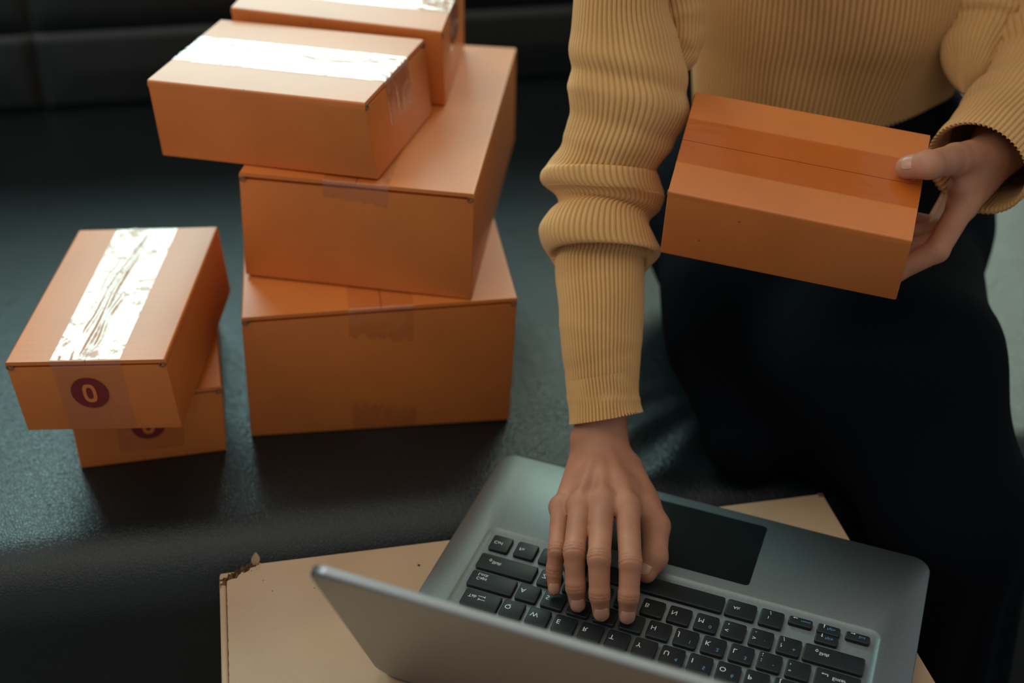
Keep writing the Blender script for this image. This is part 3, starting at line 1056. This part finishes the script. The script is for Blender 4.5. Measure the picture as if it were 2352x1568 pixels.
def body_far(P):
    sh_r, sh_l = np.array([.145, 1.03, .545]), np.array([.445, 1.09, .555])
    d = cone(P, (.25, 1.10, .09), (.245, 1.11, .46), .050, .052)
    d = smin(d, cone(P, (.32, 1.10, .09), (.335, 1.11, .46), .048, .052), .04)
    d = smin(d, cone(P, sh_r + [.04, 0.05, -.02], sh_l - [.05, 0, .02], .045, .045), .05)
    d = smin(d, cone(P, (.29, 1.06, .55), (.285, 1.03, .66), .052, .048), .03)
    d = smin(d, ellip(P, (.283, 1.00, .745), (.075, .092, .110)), .02)
    d = smin(d, cone(P, (.283, .925, .685), (.283, .93, .67), .03, .03), .03)
    d = smin(d, cone(P, (.281, .908, .755), (.281, .896, .728), .008, .012), .012)
    for s in (-1, 1):
        d = smin(d, ellip(P, (.283 + s * .076, 1.01, .74), (.010, .020, .030)), .006)
    d = np.minimum(d, 1e3)
    d = smin(d, chain(P, [(at(1500, -470, y=1.0), .034), (at(1428, 0, y=.945), .026), (at(1425, 235, y=.917), .024), (at(1385, 470, y=.878), .018), (RH['w'] + WR_DIR * .07, .016)], .006), .01)
    d = smin(d, chain(P, [(at(2425, -470, y=1.10), .034), (at(2440, -150, y=1.08), .030), (at(2442, 60, y=1.05), .028), (at(2425, 185, y=1.0), .026), (at(2330, 305, y=.925), .021), (LH['w'] + LW_DIR * .02, .018)], .006), .01)
    d = smin(d, chain(P, [((.24, 1.07, .075), .06), ((.265, .85, .085), .034), ((.335, .772, .00), .028), ((.350, .768, -.18), .033), ((.365, .765, -.34), .026)], .02), .03)
    d = smin(d, chain(P, [((.34, 1.07, .075), .06), ((.325, .865, .08), .034), ((.366, .785, -.01), .028), ((.378, .778, -.18), .034), ((.415, .775, -.34), .027)], .02), .03)
    for x, y in ((.365, .765), (.415, .775)):
        d = smin(d, cone(P, (x, y, -.372), (x + .02, y - .12, -.382), .026, .016), .02)
    return d


def nail(pts, rad, side, size, root, back=0.72):
    """a curved plate lying on the last finger segment; side = rough direction the nail faces"""
    a, b = np.asarray(pts[2]), np.asarray(pts[3])
    ax_ = (b - a) / np.linalg.norm(b - a)
    up = np.asarray(side, float); up = up - ax_ * (up @ ax_); up /= np.linalg.norm(up)
    rt = np.cross(ax_, up)
    wd, ln = size
    V = []
    nu, nv = 13, 11
    for j in range(nv):
        t = j / (nv - 1)
        e = (t - 0.5) * 2
        s = b + ax_ * (ln * (t - back))
        tap = math.sqrt(max(0.02, 1 - abs(e) ** 4.5))
        for i in range(nu):
            q = (i / (nu - 1) - 0.5) * 2
            th = q * wd / 2 / rad * tap
            drop = 0.0012 * max(0, e) ** 2 + 0.0006 * max(0, -e) ** 3
            r_ = rad + 0.00055 - drop
            V.append(s + up * r_ * math.cos(th) + rt * r_ * math.sin(th))
    return part('fingernail', V, grid_faces(nu, nv), M['nail'], root, True)


# garments ------------------------------------------------------------------
def catmull(X, n):
    X = np.asarray(X, float)
    m = len(X)
    ts = np.linspace(0, m - 1, n)
    out = []
    for t in ts:
        i = min(int(t), m - 2); f = t - i
        p0, p1, p2, p3 = X[max(i - 1, 0)], X[i], X[i + 1], X[min(i + 2, m - 1)]
        out.append(0.5 * ((2 * p1) + (-p0 + p2) * f + (2 * p0 - 5 * p1 + 4 * p2 - p3) * f * f + (-p0 + 3 * p1 - 3 * p2 + p3) * f ** 3))
    return np.array(out)


def ribbed(C, E1, E2, nrib, per=8, amp=0.0006, sup=2.0, close_in=True, fade=None):
    """tube through ring centres C with half-axes E1, E2; knitted ribs run along it"""
    nu = nrib * per
    th = np.linspace(0, 2 * math.pi, nu, endpoint=False)
    ct, st = np.cos(th), np.sin(th)
    rib = 0.5 - 1.9 * np.clip(-np.cos(th * nrib) - 0.05, 0, 1) ** 1.4
    V = []
    for k in range(len(C)):
        a = amp if fade is None else amp * fade[k]
        l1, l2 = np.linalg.norm(E1[k]), np.linalg.norm(E2[k])
        V.append(C[k] + np.outer(ct * (1 + a * rib / l1), E1[k]) + np.outer(st * (1 + a * rib / l2), E2[k]))
    V = np.concatenate(V)
    return V, grid_faces(nu, len(C), True)


def right_sleeve():
    T = [  # left pixel, right pixel, depth y, depth/width ratio
        (1350, -480, 1650, -560, 1.00, .9), (1332, -200, 1590, -240, .972, .9), (1318, 0, 1535, -20, .945, .9),
        (1308, 100, 1552, 80, .935, .9), (1310, 170, 1570, 165, .925, .9), (1312, 220, 1577, 235, .917, .9),
        (1302, 290, 1562, 300, .908, .88), (1285, 340, 1532, 350, .902, .88), (1262, 374, 1508, 388, .900, .88),
        (1243, 402, 1512, 415, .894, .88), (1250, 424, 1524, 446, .890, .88), (1276, 442, 1514, 482, .885, .86),
        (1284, 464, 1492, 505, .880, .86), (1260, 488, 1487, 524, .873, .90), (1240, 520, 1502, 550, .866, .94),
        (1244, 556, 1515, 572, .861, .96), (1262, 584, 1510, 592, .856, .94), (1280, 588, 1484, 588, .855, .80),
        (1276, 598, 1478, 596, .853, .76), (1277, 640, 1479, 632, .843, .80), (1284, 710, 1477, 703, .825, .86), (1291, 800, 1470, 793, .806, .9),
        (1302, 890, 1466, 880, .790, .9), (1308, 945, 1470, 922, .780, .92), (1309, 974, 1475, 946, .775, .93)]
    Lc = np.array([at(t[0], t[1], y=t[4]) for t in T]); Rc = np.array([at(t[2], t[3], y=t[4]) for t in T])
    rat = np.array([[t[5]] for t in T])
    n = 300
    X = catmull(np.concatenate([Lc, Rc, rat], 1), n)
    Ls, Rs, ra = X[:, :3], X[:, 3:6], X[:, 6]
    C = (Ls + Rs) / 2
    E1 = (Rs - Ls) / 2
    sm = C.copy()
    for _ in range(60):
        sm[1:-1] = (sm[:-2] + 2 * sm[1:-1] + sm[2:]) / 4
    tan = np.gradient(sm, axis=0); tan /= np.linalg.norm(tan, axis=1)[:, None]
    E2 = np.cross(tan, E1 / np.linalg.norm(E1, axis=1)[:, None])
    E2 /= np.linalg.norm(E2, axis=1)[:, None]
    E2 = E2 * (np.linalg.norm(E1, axis=1) * ra)[:, None]
    # the cuff turns inside
    k = 8
    Ci, E1i, E2i = [C[-1] - tan[-1] * 0.004 * (j + 1) for j in range(k)], [E1[-1] * .93] * k, [E2[-1] * .93] * k
    C = np.concatenate([C, Ci]); E1 = np.concatenate([E1, E1i]); E2 = np.concatenate([E2, E2i])
    V, F = ribbed(C, E1, E2, 62, 8, 0.00095)
    # soft diagonal folds on the upper sleeve and small creases on the forearm
    nu = 62 * 8
    nrm = V - np.repeat(C, nu, 0)
    nrm /= np.linalg.norm(nrm, axis=1)[:, None] + 1e-9
    s = np.repeat(np.arange(len(C)) / n, nu)
    th = np.tile(np.linspace(0, 2 * math.pi, nu, endpoint=False), len(C))
    amp = np.where(s < 0.42, 0.0032, 0.0) * np.clip(s * 6, 0, 1) + np.where(s > 0.80, 0.0012, 0)
    dd = np.array([noise.noise(Vector((math.cos(a) * 1.3, math.sin(a) * 1.3 + b * 3, b * 13))) for a, b in zip(th[::4], s[::4])])
    dd = np.repeat(dd, 4)
    fold = np.zeros(len(V))
    for s0, slope, wid, h_ in ((.150, .020, .014, .0022), (.176, .020, .010, -.0022), (.208, .016, .018, .0042), (.246, .016, .012, -.0030), (.275, .010, .012, .0020), (.86, .012, .008, .0010), (.885, -.010, .007, -.0010), (.94, .008, .006, .0008)):
        fold += h_ * np.exp(-((s - s0 - slope * np.cos(th)) / wid) ** 2)
    V = V + nrm * (amp * dd + fold * 0.55)[:, None]
    return V, F


def torso():
    T = [(1556, -520, 2380, -520, 1.12, .60), (1575, -250, 2330, -250, 1.11, .60), (1588, 0, 2270, 0, 1.10, .60), (1588, 100, 2232, 100, 1.10, .60),
         (1586, 200, 2188, 205, 1.095, .60), (1584, 300, 2140, 310, 1.09, .62), (1582, 400, 2110, 410, 1.085, .64), (1580, 470, 2105, 480, 1.08, .66)]
    Lc = np.array([at(t[0], t[1], y=t[4]) for t in T]); Rc = np.array([at(t[2], t[3], y=t[4]) for t in T])
    rat = np.array([[t[5]] for t in T])
    X = catmull(np.concatenate([Lc, Rc, rat], 1), 70)
    C = (X[:, :3] + X[:, 3:6]) / 2; E1 = (X[:, 3:6] - X[:, :3]) / 2
    E2 = np.cross(np.array([0, 0, 1.0]), E1); E2 /= np.linalg.norm(E2, axis=1)[:, None]
    E2 = -E2 * (np.linalg.norm(E1, axis=1) * X[:, 6])[:, None]
    # shoulders and neckline close the top
    top, t1, t2 = [], [], []
    for q in np.linspace(1, 0, 18)[:-1]:
        sft = 1 - q
        top.append(C[0] + np.array([0, 0, 0.06 * math.sin(sft * math.pi / 2) + .012]))
        k_ = 0.30 + 0.70 * math.cos(sft * math.pi / 2)
        t1.append(E1[0] * k_); t2.append(E2[0] * (0.62 + .38 * k_))
    C = np.concatenate([top[::-1], C]); E1 = np.concatenate([t1[::-1], E1]); E2 = np.concatenate([t2[::-1], E2])
    V, F = ribbed(C, E1, E2, 170, 8, 0.0018)
    nu = 170 * 8
    nrm = V - np.repeat(C, nu, 0); nrm /= np.linalg.norm(nrm, axis=1)[:, None] + 1e-9
    dd = np.array([noise.noise(Vector((p[0] * 16 + p[2] * 6, p[1] * 12, p[2] * 7))) for p in V[::3]])
    V = V + nrm * (np.repeat(dd, 3)[:len(V)] * 0.010)[:, None]
    return V, F


def path_tube(pts, radii, nrib, n=120, amp=0.0009, inner=0.0, wob=0.003, seed=0, squash=1.0):
    X = catmull(np.concatenate([np.array(pts), np.array(radii)[:, None]], 1), n)
    C, r = X[:, :3], X[:, 3]
    tan = np.gradient(C, axis=0); tan /= np.linalg.norm(tan, axis=1)[:, None]
    e = np.cross(tan[0], [0, 1, 0]); e /= np.linalg.norm(e)
    E1, E2 = [], []
    for k in range(n):
        e = e - tan[k] * (e @ tan[k]); e /= np.linalg.norm(e)
        E1.append(e * r[k]); E2.append(np.cross(tan[k], e) * r[k] * squash)
    C = list(C)
    if inner:
        for j in range(8):
            C.append(C[n - 1] - tan[-1] * 0.004 * (j + 1)); E1.append(E1[n - 1] * inner); E2.append(E2[n - 1] * inner)
    C, E1, E2 = np.array(C), np.array(E1), np.array(E2)
    V, F = ribbed(C, E1, E2, nrib, 8, amp)
    nu = nrib * 8
    nrm = V - np.repeat(C, nu, 0); nrm /= np.linalg.norm(nrm, axis=1)[:, None] + 1e-9
    s = np.repeat(np.arange(len(C)) / n, nu); th = np.tile(np.linspace(0, 2 * math.pi, nu, endpoint=False), len(C))
    dd = np.array([noise.noise(Vector((math.cos(a), math.sin(a) + b * 2, b * 11 + seed))) for a, b in zip(th[::4], s[::4])])
    V = V + nrm * (np.repeat(dd, 4) * wob * np.clip((1 - s) * 5, 0, 1))[:, None]
    return V, F


def skirt_sdf(P):
    d = cone(P, (.24, 1.10, .10), (.245, 1.10, .15), .100, .088)
    d = smin(d, cone(P, (.335, 1.10, .10), (.335, 1.10, .15), .100, .088), .05)
    d = smin(d, chain(P, [((.22, 1.07, .08), .095), ((.215, .95, .08), .080), ((.265, .845, .092), .060), ((.335, .768, .00), .044), ((.350, .762, -.17), .050)], .03), .05)
    d = smin(d, chain(P, [((.34, 1.07, .08), .095), ((.315, .94, .075), .080), ((.325, .86, .085), .060), ((.362, .777, -.01), .044), ((.370, .770, -.17), .050)], .03), .05)
    d = smin(d, cone(P, (.195, .91, .05), (.196, .842, .012), .056, .034), .03)
    d = smin(d, cone(P, (.25, .87, .05), (.268, .845, .010), .052, .036), .03)
    ang = np.arctan2(P[:, 1] - .77, P[:, 0] - .36)
    d = d + 0.0025 * np.sin(ang * 11) * np.clip((.03 - P[:, 2]) * 9, 0, 1)
    return np.maximum(d, -P[:, 2] - .160 + 0.010 * np.sin(P[:, 0] * 40))


def build_person():
    root = thing('person', 'seated person in a tan ribbed sweater and black skirt, typing and holding a box', 'person', (0.29, 1.05, -Z0))
    f1 = surface(right_hand, RH['w'] + [-.075, -.165, -.066], RH['w'] + [.085, .11, .12], 0.0011)
    f2 = surface(left_hand, (0.20, .76, .165), (.43, 1.0, .32), 0.0014)
    f3 = surface(body_far, (-.02, .58, -.41), (.60, 1.26, .90), 0.008, 1)
    V, F = join((f1[0], f1[1].tolist()), (f2[0], f2[1].tolist()), (f3[0], f3[1].tolist()))
    part('body', V, F, M['skin'], root, True)
    V, F = join(right_sleeve(), torso(),
                path_tube([at(1520, -260, y=1.00), at(1552, -40, y=.972), at(1568, 60, y=.957), at(1558, 130, y=.945), at(1520, 190, y=.925)], [.034, .021, .0165, .0135, .001], 30, n=70, wob=.002, squash=1.2),
                path_tube([at(2300, -260, y=1.09), at(2285, -60, y=1.07), at(2262, 60, y=1.05), at(2232, 140, y=1.02), at(2215, 215, y=.985)], [.045, .038, .032, .024, .001], 40, n=70, wob=.003),
                path_tube([at(2430, -480, y=1.10), at(2440, -150, y=1.08), at(2445, 60, y=1.05), at(2432, 190, y=1.0), at(2365, 275, y=.945), at(2300, 330, y=.905), at(2243, 388, y=.872)],
                          [.066, .064, .064, .060, .050, .042, .0385], 62, inner=.94, wob=.006, squash=.95))
    part('sweater', V, F, M['knit'], root, True)
    V, F = surface(skirt_sdf, (.05, .70, -.26), (.56, 1.30, .30), 0.006, 1)
    part('skirt', V, F.tolist(), M['skirt'], root, True)
    V, F = surface(lambda P: np.maximum(smin(ellip(P, (.283, 1.018, .762), (.090, .105, .118)), cone(P, (.283, 1.09, .74), (.283, 1.13, .50), .075, .05), .04),
                                        -ellip(P, (.283, .90, .72), (.062, .09, .10))), (.15, .85, .42), (.42, 1.22, .92), 0.008, 1)
    part('hair', V, F.tolist(), M['hair'], root, True)
    cdir = -CF
    nail(RH['li'], .0047, cdir + [-.1, 0, .1], (.0072, .0092), root)
    nail(RH['ri'], .0058, cdir, (.0098, .0105), root)
    nail(RH['mi'], .0061, cdir, (.0105, .0108), root)
    nail(RH['ix'], .0061, cdir, (.0102, .0110), root)
    nail(RH['th'], .0073, cdir + CR * -.9 - CU * .3, (.0100, .0115), root)
    nail(LH['th'], .0083, HUZ - CU * .35, (.0120, .0125), root, 0.88)
    return root


build_person()

# ------------------------------------------------------------------ lift everything from the table-top frame onto the floor
for o in COL.objects:
    if o.parent is None and o.type in ('MESH', 'EMPTY'):
        o.location.z += Z0
